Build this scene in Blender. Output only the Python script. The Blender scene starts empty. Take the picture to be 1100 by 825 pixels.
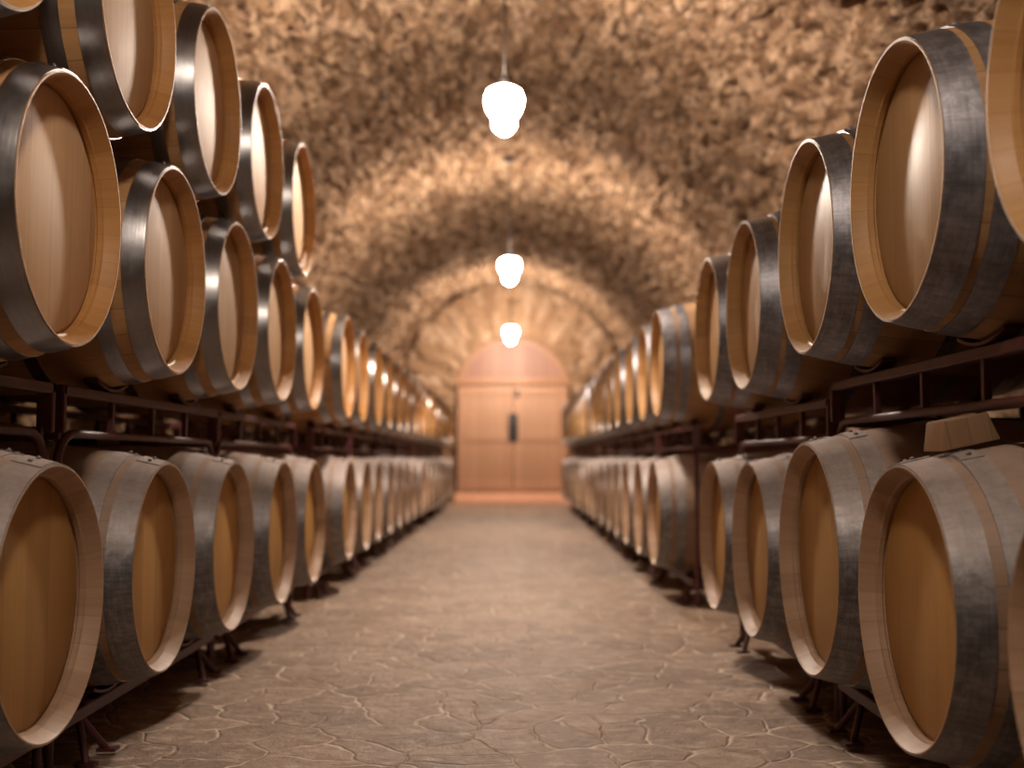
import bpy, bmesh, math, random
import numpy as np
from mathutils import Vector, Matrix

random.seed(7)
SC = bpy.context.scene
COL = SC.collection
PI = math.pi

# ------------------------------------------------------------------ measures
EYE = 0.775                      # camera height
PITCH = math.radians(3.8)
LEN = 0.95                       # barrel length
RW, RB = 0.286, 0.350            # wood radius at the end, outer radius at the bilge
AL, AR = -0.942, 0.790           # front planes of the left and right rows
OFF = 0.19                       # rack uprights stand this far behind the barrel fronts
OFFB = 0.78
VX, VR, VS = -0.06, 2.35, 1.65   # vault centre, radius, springing height
Y0, Y1 = -7.0, 20.5              # near and far end of the cellar


# ------------------------------------------------------------------ helpers
def link(name, me, mats, parent=None, loc=(0, 0, 0)):
    o = bpy.data.objects.new(name, me)
    COL.objects.link(o)
    for m in (mats if isinstance(mats, (list, tuple)) else [mats]):
        me.materials.append(m)
    if parent is not None:
        o.parent = parent
    o.location = loc
    return o


def mesh_of(bm, smooth=None):
    me = bpy.data.meshes.new('mesh')
    bmesh.ops.recalc_face_normals(bm, faces=bm.faces[:])
    bm.to_mesh(me)
    bm.free()
    if smooth is not None:
        me.polygons.foreach_set('use_smooth', [True] * len(me.polygons))
        me.set_sharp_from_angle(angle=math.radians(smooth))
    return me


def tag(o, label, cat, group=None):
    o['label'] = label
    o['category'] = cat
    if group:
        o['group'] = group
    return o


def empty(name, loc, rz=0.0):
    o = bpy.data.objects.new(name, None)
    o.empty_display_size = 0.1
    COL.objects.link(o)
    o.location = loc
    o.rotation_euler = (0, 0, rz)
    return o


def add_box(bm, c, s, rot=None, mat=0):
    vs = []
    for dx in (-.5, .5):
        for dy in (-.5, .5):
            for dz in (-.5, .5):
                p = Vector((dx * s[0], dy * s[1], dz * s[2]))
                if rot is not None:
                    p = rot @ p
                vs.append(bm.verts.new(p + Vector(c)))
    for f in ((0, 1, 3, 2), (4, 6, 7, 5), (0, 4, 5, 1), (2, 3, 7, 6), (0, 2, 6, 4), (1, 5, 7, 3)):
        bm.faces.new([vs[i] for i in f]).material_index = mat
    return vs


def bevel(bm, w, seg=2):
    bmesh.ops.bevel(bm, geom=bm.edges[:], offset=w, segments=seg, profile=.7, affect='EDGES', clamp_overlap=True)


def add_tube(bm, pts, r, seg=10):
    pts = [Vector(p) for p in pts]
    n = len(pts)
    tang = [(pts[min(i + 1, n - 1)] - pts[max(i - 1, 0)]).normalized() for i in range(n)]
    up = Vector((1, 0, 0)) if abs(tang[0].x) < .9 else Vector((0, 0, 1))
    rings = []
    for i in range(n):
        up = (up - tang[i] * up.dot(tang[i])).normalized()
        sd = tang[i].cross(up)
        rings.append([bm.verts.new(pts[i] + (up * math.cos(a) + sd * math.sin(a)) * r)
                      for a in [2 * PI * k / seg for k in range(seg)]])
    for a, b in zip(rings, rings[1:]):
        for k in range(seg):
            bm.faces.new((a[k], a[(k + 1) % seg], b[(k + 1) % seg], b[k]))
    bm.faces.new(rings[0][::-1])
    bm.faces.new(rings[-1])


def lathe(bm, prof, seg, axis='x', closed=False, mats=None, cap=False):
    rings = []
    for (o, r) in prof:
        ring = []
        for k in range(seg):
            a = 2 * PI * k / seg
            if axis == 'x':
                ring.append(bm.verts.new((-o, r * math.cos(a), r * math.sin(a))))
            else:
                ring.append(bm.verts.new((r * math.cos(a), r * math.sin(a), o)))
        rings.append(ring)
    n = len(rings)
    for i in range(n if closed else n - 1):
        a, b = rings[i], rings[(i + 1) % n]
        for k in range(seg):
            f = bm.faces.new((a[k], a[(k + 1) % seg], b[(k + 1) % seg], b[k]))
            if mats:
                f.material_index = mats[i]
    if cap:
        bm.faces.new(rings[0][::-1])
        bm.faces.new(rings[-1])
    return rings


# ------------------------------------------------------------------ node materials
class NT:
    def __init__(self, name):
        self.m = bpy.data.materials.new(name)
        self.m.use_nodes = True
        self.t = self.m.node_tree
        self.b = self.t.nodes['Principled BSDF']

    def n(self, kind, **kw):
        nd = self.t.nodes.new(kind)
        for k, v in kw.items():
            setattr(nd, k, v)
        return nd

    def l(self, a, b):
        self.t.links.new(a, b)

    def setin(self, sock, v):
        if hasattr(v, 'links') or isinstance(v, bpy.types.NodeSocket):
            self.l(v, sock)
        else:
            sock.default_value = v

    def math(self, op, a, b=None, c=None, clamp=False):
        nd = self.n('ShaderNodeMath', operation=op, use_clamp=clamp)
        for i, v in enumerate((a, b, c)):
            if v is not None:
                self.setin(nd.inputs[i], v)
        return nd.outputs[0]

    def noise(self, vec, scale, detail=4, rough=.55, dist=0.0):
        nd = self.n('ShaderNodeTexNoise')
        self.l(vec, nd.inputs['Vector'])
        nd.inputs['Scale'].default_value = scale
        nd.inputs['Detail'].default_value = detail
        nd.inputs['Roughness'].default_value = rough
        nd.inputs['Distortion'].default_value = dist
        return nd.outputs['Fac']

    def ramp(self, fac, stops):
        nd = self.n('ShaderNodeValToRGB')
        e = nd.color_ramp.elements
        while len(e) < len(stops):
            e.new(.5)
        for el, (p, c) in zip(e, stops):
            el.position = p
            el.color = (*c, 1) if not isinstance(c, float) else (c, c, c, 1)
        self.l(fac, nd.inputs[0])
        return nd.outputs[0]

    def mix(self, fac, a, b, mode='MIX'):
        nd = self.n('ShaderNodeMix', data_type='RGBA', blend_type=mode)
        self.setin(nd.inputs[0], fac)
        for s, v in ((nd.inputs[6], a), (nd.inputs[7], b)):
            if isinstance(v, tuple):
                s.default_value = (*v, 1)
            else:
                self.l(v, s)
        return nd.outputs[2]

    def coord(self, which='Object'):
        return self.n('ShaderNodeTexCoord').outputs[which]

    def mapping(self, vec, scale=(1, 1, 1), loc=None):
        nd = self.n('ShaderNodeMapping')
        self.l(vec, nd.inputs[0])
        nd.inputs['Scale'].default_value = scale
        if loc is not None:
            self.setin(nd.inputs['Location'], loc)
        return nd.outputs[0]

    def sep(self, vec):
        nd = self.n('ShaderNodeSeparateXYZ')
        self.l(vec, nd.inputs[0])
        return nd.outputs

    def comb(self, x, y, z):
        nd = self.n('ShaderNodeCombineXYZ')
        for s, v in zip(nd.inputs, (x, y, z)):
            self.setin(s, v)
        return nd.outputs[0]

    def white(self, v):
        nd = self.n('ShaderNodeTexWhiteNoise', noise_dimensions='1D')
        self.l(v, nd.inputs['W'])
        return nd.outputs['Value']

    def rnd(self):
        return self.n('ShaderNodeObjectInfo').outputs['Random']

    def bump(self, h, strength=.3, dist=.01):
        nd = self.n('ShaderNodeBump')
        nd.inputs['Strength'].default_value = strength
        nd.inputs['Distance'].default_value = dist
        self.l(h, nd.inputs['Height'])
        self.l(nd.outputs[0], self.b.inputs['Normal'])

    def out(self, color=None, rough=None, metal=None, spec=None, **kw):
        for k, v in (('Base Color', color), ('Roughness', rough), ('Metallic', metal), ('Specular IOR Level', spec)):
            if v is None:
                continue
            if isinstance(v, tuple):
                self.b.inputs[k].default_value = (*v, 1)
            else:
                self.setin(self.b.inputs[k], v)
        return self.m


def head_mat(name, lo, hi, stain=None, rough=.42, nboard=9.0):
    """Boards set upright in a round barrel head."""
    t = NT(name)
    c = t.coord()
    r = t.rnd()
    x, y, z = t.sep(c)
    off = t.math('MULTIPLY', r, 37.0)
    wob = t.math('MULTIPLY', t.white(t.math('FLOOR', t.math('MULTIPLY_ADD', y, nboard, off))), .5)
    by = t.math('MULTIPLY_ADD', y, nboard, off)
    idx = t.math('FLOOR', by)
    fr = t.math('FRACT', by)
    brd = t.white(idx)
    vec = t.comb(t.math('MULTIPLY', brd, 9.0), t.math('MULTIPLY_ADD', y, 60.0, off), t.math('MULTIPLY', z, 2.2))
    g = t.noise(vec, 1.0, 5, .62, .4)
    vec2 = t.comb(off, t.math('MULTIPLY', y, 7.0), t.math('MULTIPLY', z, 3.0))
    blot = t.noise(vec2, 1.0, 3, .5)
    fac = t.math('ADD', t.math('MULTIPLY', g, .55), t.math('MULTIPLY_ADD', brd, .28, -.02))
    fac = t.math('MULTIPLY_ADD', blot, .25, fac)
    col = t.ramp(fac, [(.25, lo), (.75, hi)])
    seam = t.math('LESS_THAN', fr, .018)
    col = t.mix(t.math('MULTIPLY', seam, .32), col, tuple(v * .35 for v in lo))
    if stain:
        s = t.math('GREATER_THAN', t.noise(t.mapping(c, (1, 14, 4)), 1.6, 4, .6), .62)
        col = t.mix(t.math('MULTIPLY', s, .25), col, stain)
    tint = t.math('MULTIPLY_ADD', r, .3, .84)
    col = t.mix(1.0, col, t.comb(tint, tint, tint), 'MULTIPLY')
    t.bump(t.math('SUBTRACT', g, t.math('MULTIPLY', seam, 1.5)), .18, .003)
    return t.out(col, t.math('MULTIPLY_ADD', g, .2, rough - .1), spec=.4)


def stave_mat(name, lo, hi, belt=None, dust=None, rough=.5, n=26.0, seamk=.6):
    """Staves running along the barrel (local X), told apart around its axis."""
    t = NT(name)
    c = t.coord()
    r = t.rnd()
    x, y, z = t.sep(c)
    ang = t.math('MULTIPLY', t.math('ARCTAN2', z, y), n / (2 * PI))
    ang = t.math('ADD', ang, 40.0)
    idx = t.math('FLOOR', ang)
    fr = t.math('FRACT', ang)
    off = t.math('MULTIPLY', r, 51.0)
    brd = t.white(t.math('ADD', idx, off))
    vec = t.comb(t.math('MULTIPLY_ADD', x, 3.0, off), t.math('MULTIPLY', ang, 4.2), t.math('MULTIPLY', brd, 7.0))
    g = t.noise(vec, 1.0, 5, .6, .5)
    fac = t.math('ADD', t.math('MULTIPLY', g, .7), t.math('MULTIPLY_ADD', brd, .32, -.03))
    col = t.ramp(fac, [(.25, lo), (.78, hi)])
    if belt:
        d = t.math('ABSOLUTE', t.math('ADD', x, LEN / 2))
        nz = t.noise(t.mapping(c, (6, 3, 3)), 2.0, 4)
        k = t.math('SUBTRACT', 1.0, t.math('MULTIPLY', t.math('SUBTRACT', d, t.math('MULTIPLY', nz, .12)), 9.0), clamp=False)
        k = t.math('MULTIPLY', t.math('MAXIMUM', t.math('MINIMUM', k, 1.0), 0.0), .7)
        col = t.mix(k, col, belt)
    seam = t.math('LESS_THAN', fr, .03)
    col = t.mix(t.math('MULTIPLY', seam, seamk), col, tuple(v * .3 for v in lo))
    if dust:
        nrm = t.n('ShaderNodeNewGeometry').outputs['Normal']
        nzv = t.sep(nrm)[2]
        dn = t.noise(c, 14.0, 5, .7)
        k = t.math('MULTIPLY', t.math('MULTIPLY_ADD', nzv, .9, t.math('MULTIPLY_ADD', dn, .7, -.4)), .8, clamp=True)
        col = t.mix(k, col, dust)
    t.bump(t.math('SUBTRACT', g, t.math('MULTIPLY', seam, 2.0)), .25, .003)
    return t.out(col, t.math('MULTIPLY_ADD', g, .2, rough - .1), spec=.35)


def hoop_mat(name, lo, hi, rough, dust=None, metal=1.0, rust=None, worn=0.0):
    t = NT(name)
    c = t.coord()
    r = t.rnd()
    x, y, z = t.sep(c)
    ang = t.math('ARCTAN2', z, y)
    vec = t.comb(t.math('MULTIPLY_ADD', x, 160.0, t.math('MULTIPLY', r, 30.0)), t.math('MULTIPLY', ang, 2.5), r)
    br = t.noise(vec, 1.0, 4, .6)
    bl = t.noise(c, 22.0, 5, .65)
    col = t.ramp(t.math('MULTIPLY_ADD', br, .4, t.math('MULTIPLY', bl, .6)), [(.3, lo), (.7, hi)])
    met = metal
    if worn:
        cs = t.noise(t.comb(t.math('MULTIPLY', x, 9.0), t.math('MULTIPLY', ang, 30.0), t.math('MULTIPLY', r, 9.0)), 1.0, 5, .7)
        col = t.mix(t.ramp(cs, [(.42, worn), (.56, 0.0)]), col, tuple(v * .35 for v in lo))
        col = t.mix(t.ramp(t.noise(c, 45.0, 5, .75), [(.52, 0.0), (.66, worn)]), col, tuple(v * 1.5 for v in hi))
    rg = t.math('MULTIPLY_ADD', bl, .22, rough - .08)
    if rust:
        k = t.math('MULTIPLY', t.math('SUBTRACT', t.noise(c, 9.0, 5, .7), .56), 3.0, clamp=True)
        col = t.mix(k, col, rust)
        rg = t.math('MULTIPLY_ADD', k, .3, rg)
    if dust:
        nzv = t.sep(t.n('ShaderNodeNewGeometry').outputs['Normal'])[2]
        dn = t.noise(c, 30.0, 5, .75)
        k = t.math('MULTIPLY', t.math('MULTIPLY_ADD', nzv, .75, t.math('MULTIPLY_ADD', dn, .9, -.45)), 1.0, clamp=True)
        col = t.mix(k, col, dust)
        met = t.math('MULTIPLY_ADD', k, -metal, metal)
        rg = t.math('MULTIPLY_ADD', k, .35, rg)
    t.bump(t.math('ADD', br, bl), .12, .002)
    m = t.out(col, rg, met)
    return m


def plain(name, col, rough=.5, metal=0.0, var=.25, scale=18.0, bump=.1):
    t = NT(name)
    c = t.coord()
    nz = t.noise(c, scale, 5, .65)
    cc = t.ramp(nz, [(.25, tuple(v * (1 - var) for v in col)), (.75, tuple(min(1, v * (1 + var)) for v in col))])
    if bump:
        t.bump(nz, bump, .004)
    return t.out(cc, rough, metal)


def rubble_mat(name='rubble_stone', k=1.0):
    t = NT(name)
    c = t.coord()
    a = t.n('ShaderNodeAttribute', attribute_name='stone')
    s = a.outputs['Fac']
    col = t.ramp(s, [(0.0, (.13, .07, .036)), (.3, (.30, .172, .092)), (.65, (.48, .295, .168)), (1.0, (.70, .49, .33))])
    n1 = t.noise(c, 6.5, 6, .7)
    n2 = t.noise(c, 1.1, 4, .6)
    col = t.mix(t.ramp(n2, [(.35, 0.0), (.62, .55 * k)]), col, (.20, .115, .066))
    col = t.mix(t.ramp(n1, [(.50, 0.0), (.57, .7 * k)]), col, (.70, .48, .31))
    n4 = t.noise(c, 11.0, 6, .75)
    col = t.mix(t.ramp(n4, [(.50, 0.0), (.58, .85 * k)]), col, (.12, .066, .036))
    n3 = t.noise(c, 26.0, 6, .75)
    t.bump(t.math('ADD', n3, t.math('MULTIPLY', n1, 1.6)), .9, .05)
    return t.out(col, .85, spec=.2)


def floor_mat():
    t = NT('flagstone_paving')
    c = t.coord()
    nv = t.n('ShaderNodeTexNoise')
    nv.inputs['Scale'].default_value = 3.0
    nv.inputs['Detail'].default_value = 3
    t.l(c, nv.inputs['Vector'])
    add = t.n('ShaderNodeVectorMath', operation='MULTIPLY_ADD')
    t.l(nv.outputs['Color'], add.inputs[0])
    add.inputs[1].default_value = (.26, .26, 0)
    t.l(c, add.inputs[2])
    v = add.outputs[0]
    e = t.n('ShaderNodeTexVoronoi', feature='DISTANCE_TO_EDGE', voronoi_dimensions='2D')
    f = t.n('ShaderNodeTexVoronoi', feature='F1', voronoi_dimensions='2D')
    for nd in (e, f):
        t.l(v, nd.inputs['Vector'])
        nd.inputs['Scale'].default_value = 5.4
        nd.inputs['Randomness'].default_value = .95
    dn = t.noise(c, 16.0, 5, .7)
    dist = t.math('ADD', e.outputs['Distance'], t.math('MULTIPLY', t.math('SUBTRACT', dn, .5), .085))
    joint = t.ramp(dist, [(.008, 1.0), (.036, 0.0)])
    cell = t.sep(f.outputs['Color'])[0]
    col = t.ramp(cell, [(0, (.19, .128, .09)), (.5, (.29, .20, .143)), (1, (.39, .275, .20))])
    n1 = t.noise(c, 7.0, 6, .72)
    col = t.mix(t.ramp(n1, [(.4, 0.0), (.68, .6)]), col, (.44, .32, .23))
    n2 = t.noise(c, 2.0, 5, .65)
    col = t.mix(t.ramp(n2, [(.42, 0.0), (.66, .5)]), col, (.20, .13, .088))
    n5 = t.noise(t.mapping(c, (1.0, 1.6, 1.0)), 13.0, 6, .75)
    col = t.mix(t.ramp(n5, [(.53, 0.0), (.62, .6)]), col, (.60, .46, .35))
    col = t.mix(t.ramp(n5, [(.36, .65), (.46, 0.0)]), col, (.15, .095, .065))
    part = t.ramp(t.noise(c, 2.6, 4), [(.40, .15), (.56, 1.0)])
    col = t.mix(t.math('MULTIPLY', joint, part), col, (.74, .60, .47))
    n4 = t.noise(c, 30.0, 5, .7)
    h = t.math('ADD', t.ramp(dist, [(0, 0.0), (.05, .5)]), t.math('MULTIPLY_ADD', n1, 1.3, t.math('MULTIPLY', n4, .5)))
    t.bump(h, .7, .022)
    return t.out(col, t.math('MULTIPLY_ADD', n1, .25, .5), spec=.3)


def plank_mat(name, lo, hi, axis='x', w=.14):
    t = NT(name)
    c = t.coord()
    x, y, z = t.sep(c)
    b = t.math('DIVIDE', x, w)
    b = t.math('ADD', b, 50.0)
    idx, fr = t.math('FLOOR', b), t.math('FRACT', b)
    brd = t.white(idx)
    vec = t.comb(t.math('MULTIPLY', x, 40.0), t.math('MULTIPLY', brd, 9.0), t.math('MULTIPLY', z, 1.5))
    g = t.noise(vec, 1.0, 5, .6, .5)
    col = t.ramp(t.math('MULTIPLY_ADD', brd, .4, t.math('MULTIPLY', g, .6)), [(.2, lo), (.8, hi)])
    seam = t.math('LESS_THAN', fr, .05)
    col = t.mix(t.math('MULTIPLY', seam, .5), col, tuple(v * .4 for v in lo))
    t.bump(t.math('SUBTRACT', g, seam), .3, .006)
    return t.out(col, .5, spec=.4)


def lamp_mat(name='lit_opal_glass', k=1.0):
    t = NT(name)
    t.b.inputs['Base Color'].default_value = (.9, .88, .84, 1)
    t.b.inputs['Emission Color'].default_value = (1.0, .83, .69, 1)
    t.b.inputs['Emission Strength'].default_value = LAMP * k
    return t.m


LAMP = 570.0
M = {}
# fresh barrels on the left, upper rows
M['head_new'] = head_mat('pale_oak_head', (.50, .305, .155), (.68, .455, .265), rough=.60)
M['stave_new'] = stave_mat('fresh_oak_staves', (.32, .165, .065), (.50, .28, .12), rough=.62)
M['chime_new'] = stave_mat('fresh_oak_chime', (.36, .17, .052), (.50, .262, .092), seamk=.2)
M['hoop_new'] = hoop_mat('bright_steel_hoop', (.23, .225, .23), (.34, .335, .34), .29)
# used barrels on the right, upper row
M['head_old'] = head_mat('amber_oak_head', (.38, .215, .09), (.53, .335, .16), stain=(.5, .33, .2), rough=.46)
M['stave_old'] = stave_mat('used_oak_staves', (.25, .14, .06), (.38, .22, .105), belt=(.13, .035, .035), rough=.6)
M['chime_old'] = stave_mat('used_oak_chime', (.34, .18, .065), (.46, .265, .108), seamk=.25)
M['hoop_old'] = hoop_mat('zinc_grey_hoop', (.13, .13, .145), (.34, .33, .35), .42, dust=None, metal=.85, worn=.25)
# dusty barrels of the bottom rows
M['head_low'] = head_mat('honey_oak_head', (.39, .20, .050), (.57, .325, .105), stain=(.42, .25, .11), rough=.5)
M['stave_low'] = stave_mat('dusty_oak_staves', (.20, .125, .075), (.34, .215, .13), belt=(.20, .085, .055), dust=(.45, .335, .275))
M['chime_low'] = stave_mat('dusty_oak_chime', (.32, .20, .12), (.46, .305, .20), seamk=.25)
M['hoop_low'] = hoop_mat('dusty_zinc_hoop', (.12, .12, .13), (.34, .33, .335), .40, dust=(.48, .385, .335), metal=.85, worn=.32)
M['rack'] = plain('oxide_red_steel', (.075, .018, .020), .5, .0, .35, 12.0, .05)
M['rack_bare'] = plain('bare_worn_steel', (.55, .52, .50), .4, .8, .2)
M['chock'] = plank_mat('raw_pine_block', (.22, .125, .066), (.31, .19, .105), w=.05)
M['rubble'] = rubble_mat()
M['dressed'] = rubble_mat('dressed_arch_stone', .35)
M['floor'] = floor_mat()
M['door'] = plank_mat('varnished_door_boards', (.37, .20, .112), (.47, .265, .16), w=.16)
M['door_top'] = plank_mat('arched_panel_boards', (.22, .105, .07), (.36, .19, .125), w=.20)
M['door_frame'] = plank_mat('door_frame_wood', (.34, .17, .09), (.42, .22, .12), w=.3)
M['iron'] = plain('black_iron', (.045, .04, .038), .45, .6)
M['sill'] = plain('terracotta_sill', (.92, .50, .32), .45, 0, .08, 8.0)
M['cord'] = plain('black_cord', (.03, .025, .022), .6)
M['lamp'] = lamp_mat()
M['lamp_dim'] = lamp_mat('dimly_lit_opal_glass', .42)


# ------------------------------------------------------------------ stone cellar
def hashf(a, b, s):
    v = np.sin(a * 127.1 + b * 311.7 + s * 74.7) * 43758.5453
    return v - np.floor(v)


def cells(u, v, cu, cv, seed):
    """Irregular rubble courses: distance to nearest and second stone, and the stone's ids."""
    gv = v / cv
    best = np.full(u.shape, 9.0)
    sec = np.full(u.shape, 9.0)
    bi = np.zeros(u.shape)
    bj = np.zeros(u.shape)
    du = np.zeros(u.shape)
    dv = np.zeros(u.shape)
    j0 = np.floor(gv)
    for dj in (-1, 0, 1):
        j = j0 + dj
        gu = u / cu + hashf(j, j * 0, seed)
        i0 = np.floor(gu)
        for di in (-1, 0, 1):
            i = i0 + di
            px = i + .5 + (hashf(i, j, seed + 1) - .5) * .75
            py = j + .5 + (hashf(i, j, seed + 2) - .5) * .65
            ex, ey = gu - px, gv - py
            d = np.sqrt(ex * ex + ey * ey)
            nb = d < best
            sec = np.where(nb, best, np.minimum(sec, d))
            bi = np.where(nb, i, bi)
            bj = np.where(nb, j, bj)
            du = np.where(nb, ex, du)
            dv = np.where(nb, ey, dv)
            best = np.where(nb, d, best)
    return best, sec, bi, bj, du, dv


def vnoise(u, v, s, seed):
    u, v = u * s, v * s
    i, j = np.floor(u), np.floor(v)
    a, b = u - i, v - j
    a, b = a * a * (3 - 2 * a), b * b * (3 - 2 * b)
    return (hashf(i, j, seed) * (1 - a) + hashf(i + 1, j, seed) * a) * (1 - b) + \
           (hashf(i, j + 1, seed) * (1 - a) + hashf(i + 1, j + 1, seed) * a) * b


def stone_relief(u, v, cu=.165, cv=.11, seed=3, amp=.10):
    uu = u + (vnoise(u, v, 5, 21) - .5) * .10
    vv = v + (vnoise(u, v, 5, 22) - .5) * .08
    f1, f2, i, j, du, dv = cells(uu, vv, cu, cv, seed)
    e = np.clip((f2 - f1) / .30, 0, 1)
    e = e * e * (3 - 2 * e)
    r1, r2, r3 = hashf(i, j, 5), hashf(i, j, 6), hashf(i, j, 7)
    h = e * (.25 + 1.0 * r1) + e * ((r2 - .5) * du + (r3 - .5) * dv) * 1.7
    h += (vnoise(u, v, 1.6, 8) - .5) * .6 + (vnoise(u, v, 15, 9) - .5) * .9 + (vnoise(u, v, 34, 10) - .5) * .3
    return h * amp, hashf(i, j, 12)


def grid_mesh(P, attr, keep=None, flip=False):
    nu, nv = P.shape[:2]
    idx = np.arange(nu * nv).reshape(nu, nv)
    q = np.stack([idx[:-1, :-1], idx[1:, :-1], idx[1:, 1:], idx[:-1, 1:]], -1).reshape(-1, 4)
    if flip:
        q = q[:, ::-1]
    if keep is not None:
        q = q[keep.reshape(-1)]
    me = bpy.data.meshes.new('mesh')
    me.from_pydata(P.reshape(-1, 3).tolist(), [], q.tolist())
    at = me.attributes.new('stone', 'FLOAT', 'POINT')
    at.data.foreach_set('value', attr.reshape(-1).astype(np.float32))
    me.polygons.foreach_set('use_smooth', [True] * len(me.polygons))
    return me


def struct(name, me, mat, label=None):
    o = link(name, me, mat)
    o['kind'] = 'structure'
    o['category'] = name.split('_')[0]
    if label:
        o['label'] = label
    return o


def build_shell():
    # vault
    ys = np.concatenate([np.arange(Y0, 2.0, .08), np.arange(2.0, Y1 + .03, .03)])
    th = np.linspace(0, PI, 247)
    U, T = np.meshgrid(ys, th, indexing='ij')
    d, s = stone_relief(U, T * VR)
    r = VR - d + .05
    P = np.stack([VX + r * np.cos(T), U, VS + r * np.sin(T)], -1)
    struct('ceiling', grid_mesh(P, s), M['rubble'], 'rough rubble stone barrel vault over the cellar aisle')
    # straight side walls below the springing
    zs = np.arange(0, VS + .04, .05)
    zs[-1] = VS
    for nm, sg in (('wall_left', -1), ('wall_right', 1)):
        U, Z = np.meshgrid(np.arange(Y0, Y1 + .03, .06), zs, indexing='ij')
        d, s = stone_relief(U, Z + sg * 40)
        # meet the vault's own relief at the springing line
        P = np.stack([VX + sg * (VR + .05 - d), U, Z], -1)
        struct(nm, grid_mesh(P, s), M['rubble'], 'rough stone side wall behind the %s barrels' % ('left' if sg < 0 else 'right'))
    # end wall with radiating stones around the door arch
    dx, dz, dr = .02, 1.95, 1.06
    xs = np.arange(VX - 2.5, VX + 2.5, .03)
    zz = np.arange(0, 4.2, .03)
    X, Z = np.meshgrid(xs, zz, indexing='ij')
    d0, s0 = stone_relief(X * 1.0 + 3, Z, .24, .14, 31, .05)
    R = np.sqrt((X - dx) ** 2 + (Z - dz) ** 2)
    A = np.arctan2(Z - dz, X - dx)
    va = A * 1.55
    f1, f2, i, j, du, dv = cells((R - 1.06) * 1.0, va, .55, .15, 44)
    e = np.clip((f2 - f1) / .3, 0, 1)
    hv = (e * (.5 + .8 * hashf(i, j, 45)) + (vnoise(X, Z, 14, 46) - .5) * .5) * .09
    ring = (R < 2.0) & (Z > dz - .25)
    d = np.where(ring, hv + .02, d0)
    s = np.where(ring, .42 + .58 * hashf(i, j, 47), s0)
    P = np.stack([X, Y1 - d, Z], -1)
    xc, zc = (X[:-1, :-1] + X[1:, 1:]) / 2, (Z[:-1, :-1] + Z[1:, 1:]) / 2
    rc = np.sqrt((xc - dx) ** 2 + (zc - dz) ** 2)
    inside = ((zc <= dz) & (np.abs(xc - dx) < dr)) | ((zc > dz) & (rc < dr))
    struct('wall_far', grid_mesh(P, s, ~inside), M['dressed'], 'end wall of radiating stones around the arched door')
    # wall behind the viewer
    X, Z = np.meshgrid(np.arange(VX - 2.5, VX + 2.5, .06), np.arange(0, 4.2, .06), indexing='ij')
    d, s = stone_relief(X + 9, Z, seed=61)
    struct('wall_near', grid_mesh(np.stack([X, Y0 + d, Z], -1), s, flip=True), M['rubble'], 'rough stone wall behind the viewer')
    # floor
    X, Y = np.meshgrid(np.arange(VX - 2.5, VX + 2.5, .05), np.arange(Y0 - .1, Y1 + .6, .05), indexing='ij')
    h = (vnoise(X, Y, 2.2, 71) - .5) * .014 + (vnoise(X, Y, 6, 72) - .5) * .008 - .011
    struct('floor', grid_mesh(np.stack([X, Y, h], -1), h * 0), M['floor'], 'irregular flagstone floor with pale joints')
    # arched reveal
    bm = bmesh.new()
    pts = [(dx - dr, 0)] + [(dx - dr * math.cos(a), dz + dr * math.sin(a)) for a in np.linspace(0, PI, 41)] + [(dx + dr, 0)]
    rows = []
    for (x, z) in pts:
        k = 1.045
        xx = dx + (x - dx) * 1.0
        rows.append([bm.verts.new((x, Y1 - .05, z)), bm.verts.new((x, Y1 + .40, z)),
                     bm.verts.new((dx + (x - dx) * k, Y1 + .40, dz + (z - dz) * k if z > dz else z)),
                     bm.verts.new((dx + (x - dx) * k, Y1 + .0, dz + (z - dz) * k if z > dz else z))])
    for a, b in zip(rows, rows[1:]):
        for k in range(4):
            bm.faces.new((a[k], a[(k + 1) % 4], b[(k + 1) % 4], b[k]))
    me = mesh_of(bm, 40)
    at = me.attributes.new('stone', 'FLOAT', 'POINT')
    at.data.foreach_set('value', np.full(len(me.vertices), .6, np.float32))
    struct('trim_1', me, M['dressed'], 'arched stone reveal around the door')
    # sill
    bm = bmesh.new()
    add_box(bm, (dx, Y1 + .06, .085), (2.10, .22, .17))
    bevel(bm, .012)
    struct('trim_2', mesh_of(bm, 40), M['sill'], 'bright orange terracotta sill under the double door')
    # door
    root = empty('door_1', (dx, Y1 + .22, .17))
    root['kind'] = 'structure'
    root['category'] = 'door'
    root['label'] = 'arched double wooden door closing the far end of the aisle'
    zt = 2.14 - .17                              # underside of the transom rail
    for sg in (-1, 1):
        bm = bmesh.new()
        add_box(bm, (sg * .51, .02, zt / 2), (1.008, .05, zt))
        for zz_ in (.14, 1.02, zt - .12):        # ledges of the leaf
            add_box(bm, (sg * .51, -.014, zz_), (1.0, .024, .17))
        for xx_ in (.09, .93):
            add_box(bm, (sg * xx_, -.012, zt / 2), (.15, .02, zt - .01))
        bevel(bm, .006)
        leaf = link('door_leaf', mesh_of(bm, 40), M['door'], root)
        bm = bmesh.new()
        add_box(bm, (sg * .046, -.032, 1.18), (.086, .014, .52))
        bevel(bm, .01)
        add_tube(bm, [(sg * .05, -.035, 1.06), (sg * .05, -.085, 1.08), (sg * .05, -.09, 1.18), (sg * .05, -.085, 1.28), (sg * .05, -.035, 1.30)], .013)
        h = link('pull_handle', mesh_of(bm, 40), M['iron'], leaf)
        h['label'] = 'long black iron pull handle'
    bm = bmesh.new()
    add_box(bm, (.075, -.03, 1.80), (.07, .02, .15))
    bevel(bm, .01)
    lk = link('lock_plate', mesh_of(bm, 40), M['iron'], root)
    lk['label'] = 'small black iron lock plate'
    bm = bmesh.new()
    add_box(bm, (0, -.02, zt + .06), (2.09, .12, .12))
    bevel(bm, .012)
    link('transom_rail', mesh_of(bm, 40), M['door_frame'], root)
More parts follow.
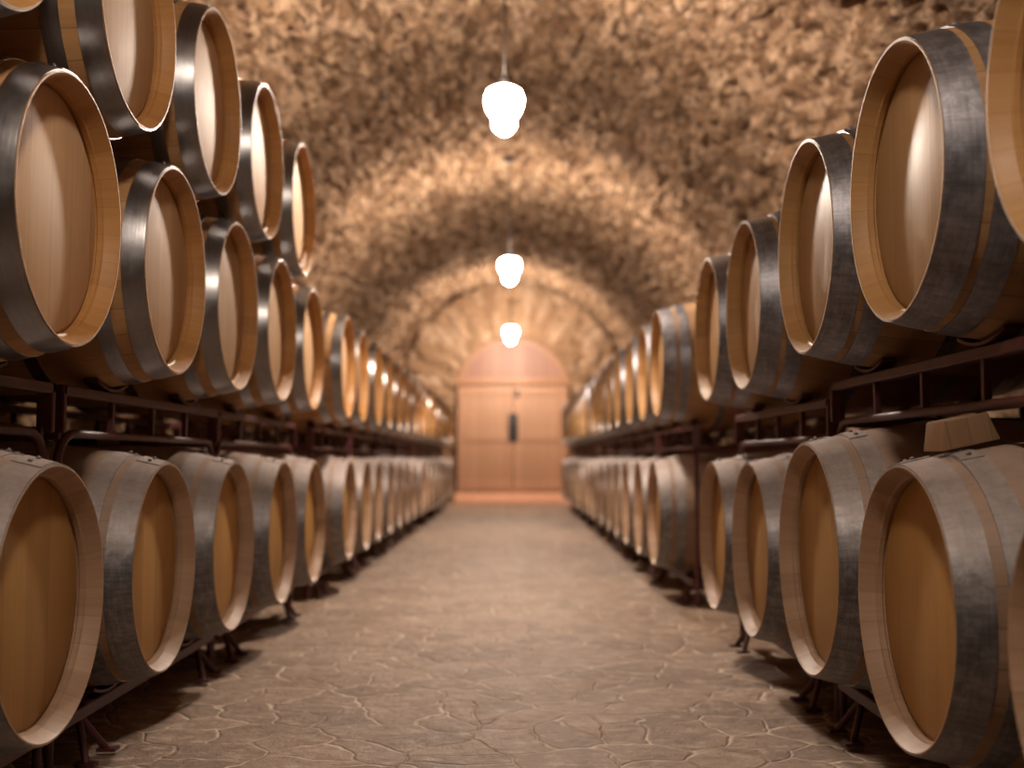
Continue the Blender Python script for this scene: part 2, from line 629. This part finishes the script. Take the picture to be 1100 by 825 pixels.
    bm = bmesh.new()
    ar = dr - .012
    z0 = zt + .12
    zc_ = dz - .17
    a0 = math.asin((z0 - zc_) / ar)
    arc = [(ar * math.cos(a), zc_ + ar * math.sin(a)) for a in np.linspace(a0, PI - a0, 36)]
    fr = [bm.verts.new((x, 0, z)) for x, z in arc]
    bk = [bm.verts.new((x, .05, z)) for x, z in arc]
    bm.faces.new(fr)
    bm.faces.new(bk[::-1])
    for k in range(len(arc)):
        k2 = (k + 1) % len(arc)
        bm.faces.new((fr[k], bk[k], bk[k2], fr[k2]))
    pn = link('arched_panel', mesh_of(bm, 30), M['door_top'], root)
    pn['label'] = 'fixed half-round panel of darker upright boards'
    bm = bmesh.new()
    rows = []
    for a in np.linspace(a0 * .9, PI - a0 * .9, 36):
        rows.append([bm.verts.new((rr * math.cos(a), yy, zc_ + rr * math.sin(a))) for rr, yy in ((ar + .004, -.05), (ar - .07, -.05), (ar - .07, .03), (ar + .004, .03))])
    for a, b in zip(rows, rows[1:]):
        for k in range(4):
            bm.faces.new((a[k], a[(k + 1) % 4], b[(k + 1) % 4], b[k]))
    link('arch_frame', mesh_of(bm, 40), M['door_frame'], root)


# ------------------------------------------------------------------ barrels
def rw(o):
    return RW + (RB - .0025 - RW) * (1 - ((LEN / 2 - o) / (LEN / 2)) ** 2)


def ro(o):
    """Outer radius with hoop, for what the barrels rest on."""
    return rw(o) + .0025


def staves_mesh(seg):
    bm = bmesh.new()
    out = [(LEN * k / 20, rw(LEN * k / 20)) for k in range(21)]
    tail = [(LEN, .2825), (LEN - .012, .262), (LEN - .05, .262), (LEN - .06, .24)]
    head = [(.070, .24), (.056, .2665), (.050, .2665), (.047, .2620), (.036, .2620), (.033, .2665), (.004, .2795), (0, .2825)]
    prof = head + out + tail
    mats = [1] * (len(head)) + [0] * 20 + [1] * 4
    lathe(bm, prof, seg, mats=mats)
    return mesh_of(bm, 30)


def head_mesh(seg, o0, o1):
    bm = bmesh.new()
    r = .2655
    s = 1 if o1 > o0 else -1
    rings = lathe(bm, [(o0, r - .012), (o0 + s * .006, r), (o1, r)], seg)
    bm.faces.new(rings[0])
    bm.faces.new(rings[-1])
    return mesh_of(bm, 30)


def hoop_mesh(seg, o1, o2, ang, thick=.0025):
    bm = bmesh.new()
    n = 4
    outp = [(o1 + (o2 - o1) * k / n, rw(o1 + (o2 - o1) * k / n) + thick) for k in range(n + 1)]
    inn = [(o, r - thick - .001) for o, r in reversed(outp)]
    lathe(bm, outp + inn, seg, closed=True)
    # lapped end of the strip with two rivets
    om = (o1 + o2) / 2
    w = o2 - o1 - .004
    for da, t0 in ((0, thick + .0002),):
        vs = []
        for a in np.linspace(ang - .14, ang + .14, 7):
            for oo, tt in ((om - w / 2, t0), (om + w / 2, t0), (om + w / 2, t0 + .002), (om - w / 2, t0 + .002)):
                rr = rw(oo) + tt
                vs.append(bm.verts.new((-oo, rr * math.cos(a), rr * math.sin(a))))
        for k in range(6):
            for m_ in range(4):
                bm.faces.new((vs[4 * k + m_], vs[4 * k + (m_ + 1) % 4], vs[4 * k + 4 + (m_ + 1) % 4], vs[4 * k + 4 + m_]))
        bm.faces.new(vs[:4])
        bm.faces.new(vs[-4:])
    for a in (ang - .07, ang + .07):
        rr = rw(om) + thick + .003
        mat = Matrix.Translation((-om, rr * math.cos(a), rr * math.sin(a)))
        bmesh.ops.create_icosphere(bm, subdivisions=1, radius=.006, matrix=mat)
    return mesh_of(bm, 35)


KIND = {
    'new': dict(staves='stave_new', chime='chime_new', head='head_new', hoop='hoop_new', bands=((.002, .058), (.094, .134), (.30, .335))),
    'old': dict(staves='stave_old', chime='chime_old', head='head_old', hoop='hoop_old', bands=((.002, .070), (.088, .140), (.30, .335))),
    'low': dict(staves='stave_low', chime='chime_low', head='head_low', hoop='hoop_low', bands=((.002, .068), (.092, .142), (.30, .335))),
}
PROTO = {}


def make_barrel(kind, near):
    k = KIND[kind]
    seg = 96 if near else 40
    root = empty('wine_barrel', (0, 0, 0))
    up = (0, 0, RB)
    st = link('staves', staves_mesh(seg), [M[k['staves']], M[k['chime']]], root, up)
    link('head', head_mesh(seg, .050, .069), M[k['head']], root, up)
    if near:
        link('head', head_mesh(seg, LEN - .043, LEN - .062), M[k['head']], root, up)
    for q, (a, b) in enumerate(k['bands']):
        link('hoop', hoop_mesh(seg, a, b, PI / 2 + (.12, -.16, .3)[q]), M[k['hoop']], root, up)
        if near:
            link('hoop', hoop_mesh(seg, LEN - b, LEN - a, PI / 2 + .2), M[k['hoop']], root, up)
    return root


def copy_tree(o, parent=None):
    c = o.copy()
    COL.objects.link(c)
    if parent is not None:
        c.parent = parent
    for ch in list(o.children):
        copy_tree(ch, c)
    return c


def barrel(kind, x, y, zc, right, near, label, group, sc=1.0):
    key = (kind, near)
    if key not in PROTO:
        o = PROTO[key] = make_barrel(kind, near)
    else:
        o = copy_tree(PROTO[key])
    o.scale = (1, sc, sc)
    o.location = (x, y, zc - RB * sc)
    o.rotation_euler = (0, 0, PI if right else 0)
    tag(o, label, 'barrel', group)
    return o


def run(y, n, a=.735, b=.785):
    """Carry a row on: two barrels to a rack."""
    out = [y]
    for k in range(n - 1):
        y += (a if k % 2 == 0 else b) + random.uniform(-.006, .006)
        out.append(y)
    return out


ORD = ['zeroth', 'first', 'second', 'third', 'fourth', 'fifth', 'sixth', 'seventh', 'eighth', 'ninth', 'tenth', 'eleventh', 'twelfth']

NF = 16
rows = {}
rowM = [1.62, 2.382, 3.167, 3.911, 4.640, 5.439] + run(6.50, NF)
XM = [-.935, -.927, -.937, -.942, -.938, -.948]
XL = [-.955, -.955, -.961, -.957, -.934, -.942]
rowL = [1.64, 2.400, 3.194, 3.962, 4.690, 5.493] + run(6.74, NF)
rowU = [1.575, 2.326, 3.061, 3.884, 4.605] + run(6.22, NF)
rowR = [1.550, 2.336, 3.060, 3.830, 4.535] + run(6.42, NF)
rowT = [2.000, 2.790, 3.545, 4.272, 5.035]


def jit(k, s):
    return random.uniform(-s, s) if k > 5 else 0.0


def place_row(ys, kind, x, zc, right, where, desc, group, first=1, special=None):
    """first: which entry of ys is the first that the photograph shows."""
    n = len(ys) - first
    pos = []
    for k, y in enumerate(ys):
        i = k - first + 1
        xx, zz, sc = x + jit(k, .012), zc, 1.0
        if special and k in special:
            xx, zz, sc = special[k]
        if i < 1:
            lab = '%s, outside the picture before the %s' % (desc, where)
        elif i <= 12 and i <= n - 10 or n <= 6:
            lab = '%s, %s from the camera in the %s' % (desc, ORD[i], where)
        else:
            q = n - i + 1
            lab = '%s, %s from the door in the %s' % (desc, ORD[q] if q < 13 else str(q), where)
            if q > 12:
                lab = '%s, %s from the camera in the %s' % (desc, ORD[i], where)
        barrel(kind, xx, y, zz, right, k < 9, lab, group, sc)
        pos.append((y, zz, sc))
    return pos


posM = place_row(rowM, 'new', AL, EYE + .527, False, 'left middle row', 'clean oak barrel with shiny hoops', 'barrels in the left middle row', 1,
                 {k: (x, EYE + .527, 1) for k, x in enumerate(XM)})
posT = place_row(rowT, 'new', AL + .014, EYE + 1.117, False, 'left top row', 'pale oak barrel with shiny hoops', 'barrels in the left top row', 0,
                 {1: (AL + .014, EYE + 1.119, 1), 2: (AL + .014, EYE + 1.130, 1), 3: (AL + .014, EYE + 1.130, 1)})
posL = place_row(rowL, 'low', AL - .008, EYE - .297, False, 'left bottom row', 'dusty oak barrel with dull hoops', 'barrels in the left bottom row', 1,
                 {k: (x, EYE - .297, 1) for k, x in enumerate(XL)})
posU = place_row(rowU, 'old', AR, EYE + .527, True, 'right upper row', 'used oak barrel with grey hoops', 'barrels in the right upper row', 0,
                 {0: (AR, EYE + .573, 1), 1: (AR - .004, EYE + .573, 1), 2: (AR + .001, EYE + .574, 1)})
posR = place_row(rowR, 'low', AR, EYE - .299, True, 'right bottom row', 'weathered oak barrel with grey hoops', 'barrels in the right bottom row', 0,
                 {2: (AR - .006, EYE - .263, 1.065)})


# ------------------------------------------------------------------ racks
def saddle(parent, x, y, zc, R):
    bm = bmesh.new()
    rows_ = []
    for a in np.linspace(-.36, .36, 9):
        ring = []
        for rr, xx in ((R + .0012, -.02), (R + .0012, .02), (R + .0085, .02), (R + .0085, -.02)):
            ring.append(bm.verts.new((x + xx, y + rr * math.sin(a), zc - rr * math.cos(a))))
        rows_.append(ring)
    for a, b in zip(rows_, rows_[1:]):
        for k in range(4):
            bm.faces.new((a[k], a[(k + 1) % 4], b[(k + 1) % 4], b[k]))
    bm.faces.new(rows_[0])
    bm.faces.new(rows_[-1][::-1])
    link('saddle', mesh_of(bm, 40), M['rack'], parent)


def make_rack(side, ya, yb, low, up, label):
    """A red steel frame for two barrels below and two above. Local x counts from the barrel fronts inwards."""
    s = -1 if side == 'left' else 1
    front = AL if side == 'left' else AR
    xo = lambda o: s * o
    root = empty('barrel_rack', (front, ya, 0))
    tag(root, label, 'rack', 'barrel racks on the %s' % side)
    L = yb - ya
    zup = min(z - ro(OFF + .02) * sc for _, z, sc in up)            # barrel undersides at the rail
    ztop = zup - .010
    zlo = min(z - ro(OFF + .02) * sc for _, z, sc in low) - .010
    zu = ztop - .013
    zl = ztop - .120                                          # centre of the lower upper-level rail
    zb = zlo - .018
    rt = .0115
    for o in (OFF, OFFB):
        x = xo(o)
        # inverted U of tube: two uprights and a rail with rounded corners
        bm = bmesh.new()
        cr = .10
        pts = [(x, rt, 0.0), (x, rt, zl - cr)]
        pts += [(x, rt + cr - cr * math.cos(a), zl - cr + cr * math.sin(a)) for a in np.linspace(.2, PI / 2, 6)]
        pts += [(x, L - rt - cr + cr * math.sin(a), zl - cr + cr * math.cos(a)) for a in np.linspace(0, PI / 2 - .2, 6)]
        pts += [(x, L - rt, zl - cr), (x, L - rt, 0.0)]
        add_tube(bm, pts, rt, 10)
        link('upright_tube', mesh_of(bm, 50), M['rack'], root)
        # upper rail carrying the upper barrels
        bm = bmesh.new()
        add_box(bm, (x, L / 2, zu), (.04, L - .004, .026))
        bevel(bm, .003, 1)
        link('rail', mesh_of(bm), M['rack'], root)
        # posts of the upper frame and spacers between the two rails
        for yy in (rt, L - rt):
            bm = bmesh.new()
            add_box(bm, (x, yy, (zl + zu + .013) / 2), (.04, .02, zu + .013 - zl))
            bevel(bm, .003, 1)
            link('post', mesh_of(bm), M['rack'], root)
        for fy in (.26, .5, .74):
            bm = bmesh.new()
            add_box(bm, (x, L * fy, (zl + zu) / 2), (.016, .016, zu - zl - .02))
            link('spacer', mesh_of(bm), M['rack'], root)
        # base rail
        bm = bmesh.new()
        add_box(bm, (x, L / 2, zb), (.04, L - .05, .034))
        bevel(bm, .003, 1)
        link('rail', mesh_of(bm), M['rack'], root)
        # splayed legs under the base rail
        for yy in (.20, L - .20):
            for sg in (-1, 1):
                bm = bmesh.new()
                add_tube(bm, [(x, yy, zb - .01), (x - s * .05, yy + sg * .075, .004)], .010, 8)
                add_box(bm, (x - s * .052, yy + sg * .078, .004), (.05, .04, .008))
                link('leg', mesh_of(bm, 40), M['rack'], root)
        for (yy, z, sc) in low:
            saddle(root, x, yy - ya, z, max(ro(o - .02), ro(o + .02)) * sc)
        for (yy, z, sc) in up:
            saddle(root, x, yy - ya, z, max(ro(o - .02), ro(o + .02)) * sc)
    for yy in (.030, L - .030):
        for z in (zl, zb):
            bm = bmesh.new()
            add_box(bm, ((xo(OFF) + xo(OFFB)) / 2, yy, z - .002), (OFFB - OFF, .018, .03))
            link('cross_bar', mesh_of(bm), M['rack'], root)
    return root


def racks(side, low, up, start):
    """Pair the barrels off, two to a rack, and stand a rack round each four."""
    n = min(len(low), len(up))
    pairs = [(i, i + 1) for i in range(start, n - 1, 2)]
    c = 0
    for i, j in pairs:
        def edge(p, q):
            # between two neighbours, at most .38 m from the rack's own barrel
            vals = []
            for row in (low,):
                y = row[p][0]
                if 0 <= q < len(row):
                    m = (y + row[q][0]) / 2
                else:
                    m = y + (.38 if q > p else -.38)
                vals.append(m)
            m = vals[0]
            yl = [low[p][0]]
            return min(m, max(yl) + .375) if q > p else max(m, min(yl) - .375)
        ya, yb = edge(i, i - 1) + .002, edge(j, j + 1) - .002
        c += 1
        if c <= 6:
            lab = 'dark red steel barrel rack, %s from the camera on the %s' % (ORD[c], side)
        else:
            lab = 'dark red steel barrel rack, %s from the door on the %s' % (ORD[len(pairs) - c + 1], side)
        make_rack(side, ya, yb, [low[i], low[j]], [up[i], up[j]], lab)


racks('left', posL, posM, 0)
racks('right', posR, posU, 1)
make_rack('right', .62, 1.935, [posR[0]], [posU[0]], 'dark red steel barrel rack outside the picture on the right')


# ------------------------------------------------------------------ wooden chocks
def chock(x, y, z, size, rz, label, taper=.25):
    bm = bmesh.new()
    l, w, h = size
    vs = []
    for zz, k in ((0, 1.0), (h, 1 - taper)):
        for sx, sy in ((-1, -1), (1, -1), (1, 1), (-1, 1)):
            vs.append(bm.verts.new((sx * l / 2 * k, sy * w / 2 * (1 - (1 - k) * .4), zz)))
    for f in ((0, 1, 2, 3), (4, 5, 6, 7), (0, 1, 5, 4), (1, 2, 6, 5), (2, 3, 7, 6), (3, 0, 4, 7)):
        bm.faces.new([vs[i] for i in f])
    bmesh.ops.recalc_face_normals(bm, faces=bm.faces[:])
    bevel(bm, .004, 2)
    o = link('wooden_chock', mesh_of(bm, 40), M['chock'])
    o.location = (x, y, z)
    o.rotation_euler = (0, 0, rz)
    if l > .1:
        o.rotation_euler = (0, -.185, rz)      # leans with the slope of the staves
    tag(o, label, 'wood block', 'wooden chocks on the bottom barrels')


zt = EYE - .299
chock(AR + .132, 2.335, zt + ro(.132) + .010, (.14, .065, .058), .26, 'thick pale wooden wedge on the second right bottom-row barrel, under the rack')
for (i, o, w, lab) in ((2, .48, .10, 'second'), (3, .47, .12, 'third'), (4, .50, .10, 'fourth')):
    chock(AL - o, rowL[i] + .02, EYE - .297 + RB + .001, (.07, w, .05), .1 * i, 'small pale wooden chock on top of the %s left bottom-row barrel' % lab)
for (i, o, w, lab) in ((3, .50, .12, 'fourth'), (4, .46, .10, 'fifth')):
    chock(AR + o, rowR[i] - .02, EYE - .299 + RB + .001, (.07, w, .05), .1 * i, 'small pale wooden chock on top of the %s right bottom-row barrel' % lab)


# ------------------------------------------------------------------ pendant lamps
def lamp(x, y, z, label, glow='lamp'):
    root = empty('pendant_lamp', (x, y, z))
    tag(root, label, 'lamp', 'pendant lamps along the vault')
    bm = bmesh.new()
    prof = [(.125, .030), (.122, .070), (.105, .097), (.075, .108), (.035, .109), (0, .100), (-.030, .084), (-.052, .066)]
    lathe(bm, prof, 24, 'z', cap=True)
    g = link('globe', mesh_of(bm, 40), M[glow], root)
    g['label'] = 'glowing white glass globe'
    bm = bmesh.new()
    prof = [(-.054, .060), (-.075, .069), (-.10, .066), (-.125, .048), (-.145, .020), (-.150, .004)]
    lathe(bm, prof, 20, 'z', cap=True)
    g = link('lower_globe', mesh_of(bm, 40), M[glow], root)
    g['label'] = 'smaller glowing glass tip'
    bm = bmesh.new()
    lathe(bm, [(.126, .034), (.150, .034), (.158, .024), (.19, .014)], 20, 'z', cap=True)
    link('cap', mesh_of(bm, 40), M['iron'], root)
    top = VS + VR - z - .01
    bm = bmesh.new()
    add_tube(bm, [(0, 0, .185), (.004, 0, .5), (.0, 0, top)], .006, 8)
    link('cord', mesh_of(bm, 40), M['cord'], root)
    bm = bmesh.new()
    lathe(bm, [(top - .055, .03), (top - .04, .055), (top, .06)], 20, 'z', cap=True)
    link('ceiling_rose', mesh_of(bm, 40), M['iron'], root)


LZ = 2.775
lamp(-.045, 6.40, LZ, 'large glowing pendant lamp, the nearest hanging from the vault')
lamp(-.025, 11.95, LZ, 'glowing pendant lamp hanging second from the camera, mid vault')
lamp(-.02, 18.9, LZ + .08, 'smallest glowing pendant lamp, hanging in front of the door arch')
lamp(-.05, 0.65, LZ, 'dim pendant lamp hanging above the viewer, outside the picture', 'lamp_dim')

build_shell()

# ------------------------------------------------------------------ world, camera, view
w = bpy.data.worlds.new('cellar_dark')
SC.world = w
w.use_nodes = True
w.node_tree.nodes['Background'].inputs[0].default_value = (.02, .015, .012, 1)
w.node_tree.nodes['Background'].inputs[1].default_value = .2

cd = bpy.data.cameras.new('camera')
cam = bpy.data.objects.new('camera', cd)
COL.objects.link(cam)
cam.location = (0, 0, EYE)
cam.rotation_euler = (PI / 2 + PITCH, 0, 0)
cd.sensor_width = 36
cd.lens = 40
cd.clip_start = .05
cd.dof.use_dof = True
cd.dof.focus_distance = 2.65
cd.dof.aperture_fstop = 1.8
SC.camera = cam

SC.view_settings.view_transform = 'Standard'
SC.view_settings.look = 'None'
SC.view_settings.gamma = 1
SC.view_settings.use_curve_mapping = False
SC.view_settings.exposure = 0.0
SC.cycles.use_denoising = True
SC.cycles.max_bounces = 10
SC.cycles.diffuse_bounces = 3
SC.cycles.sample_clamp_indirect = 6
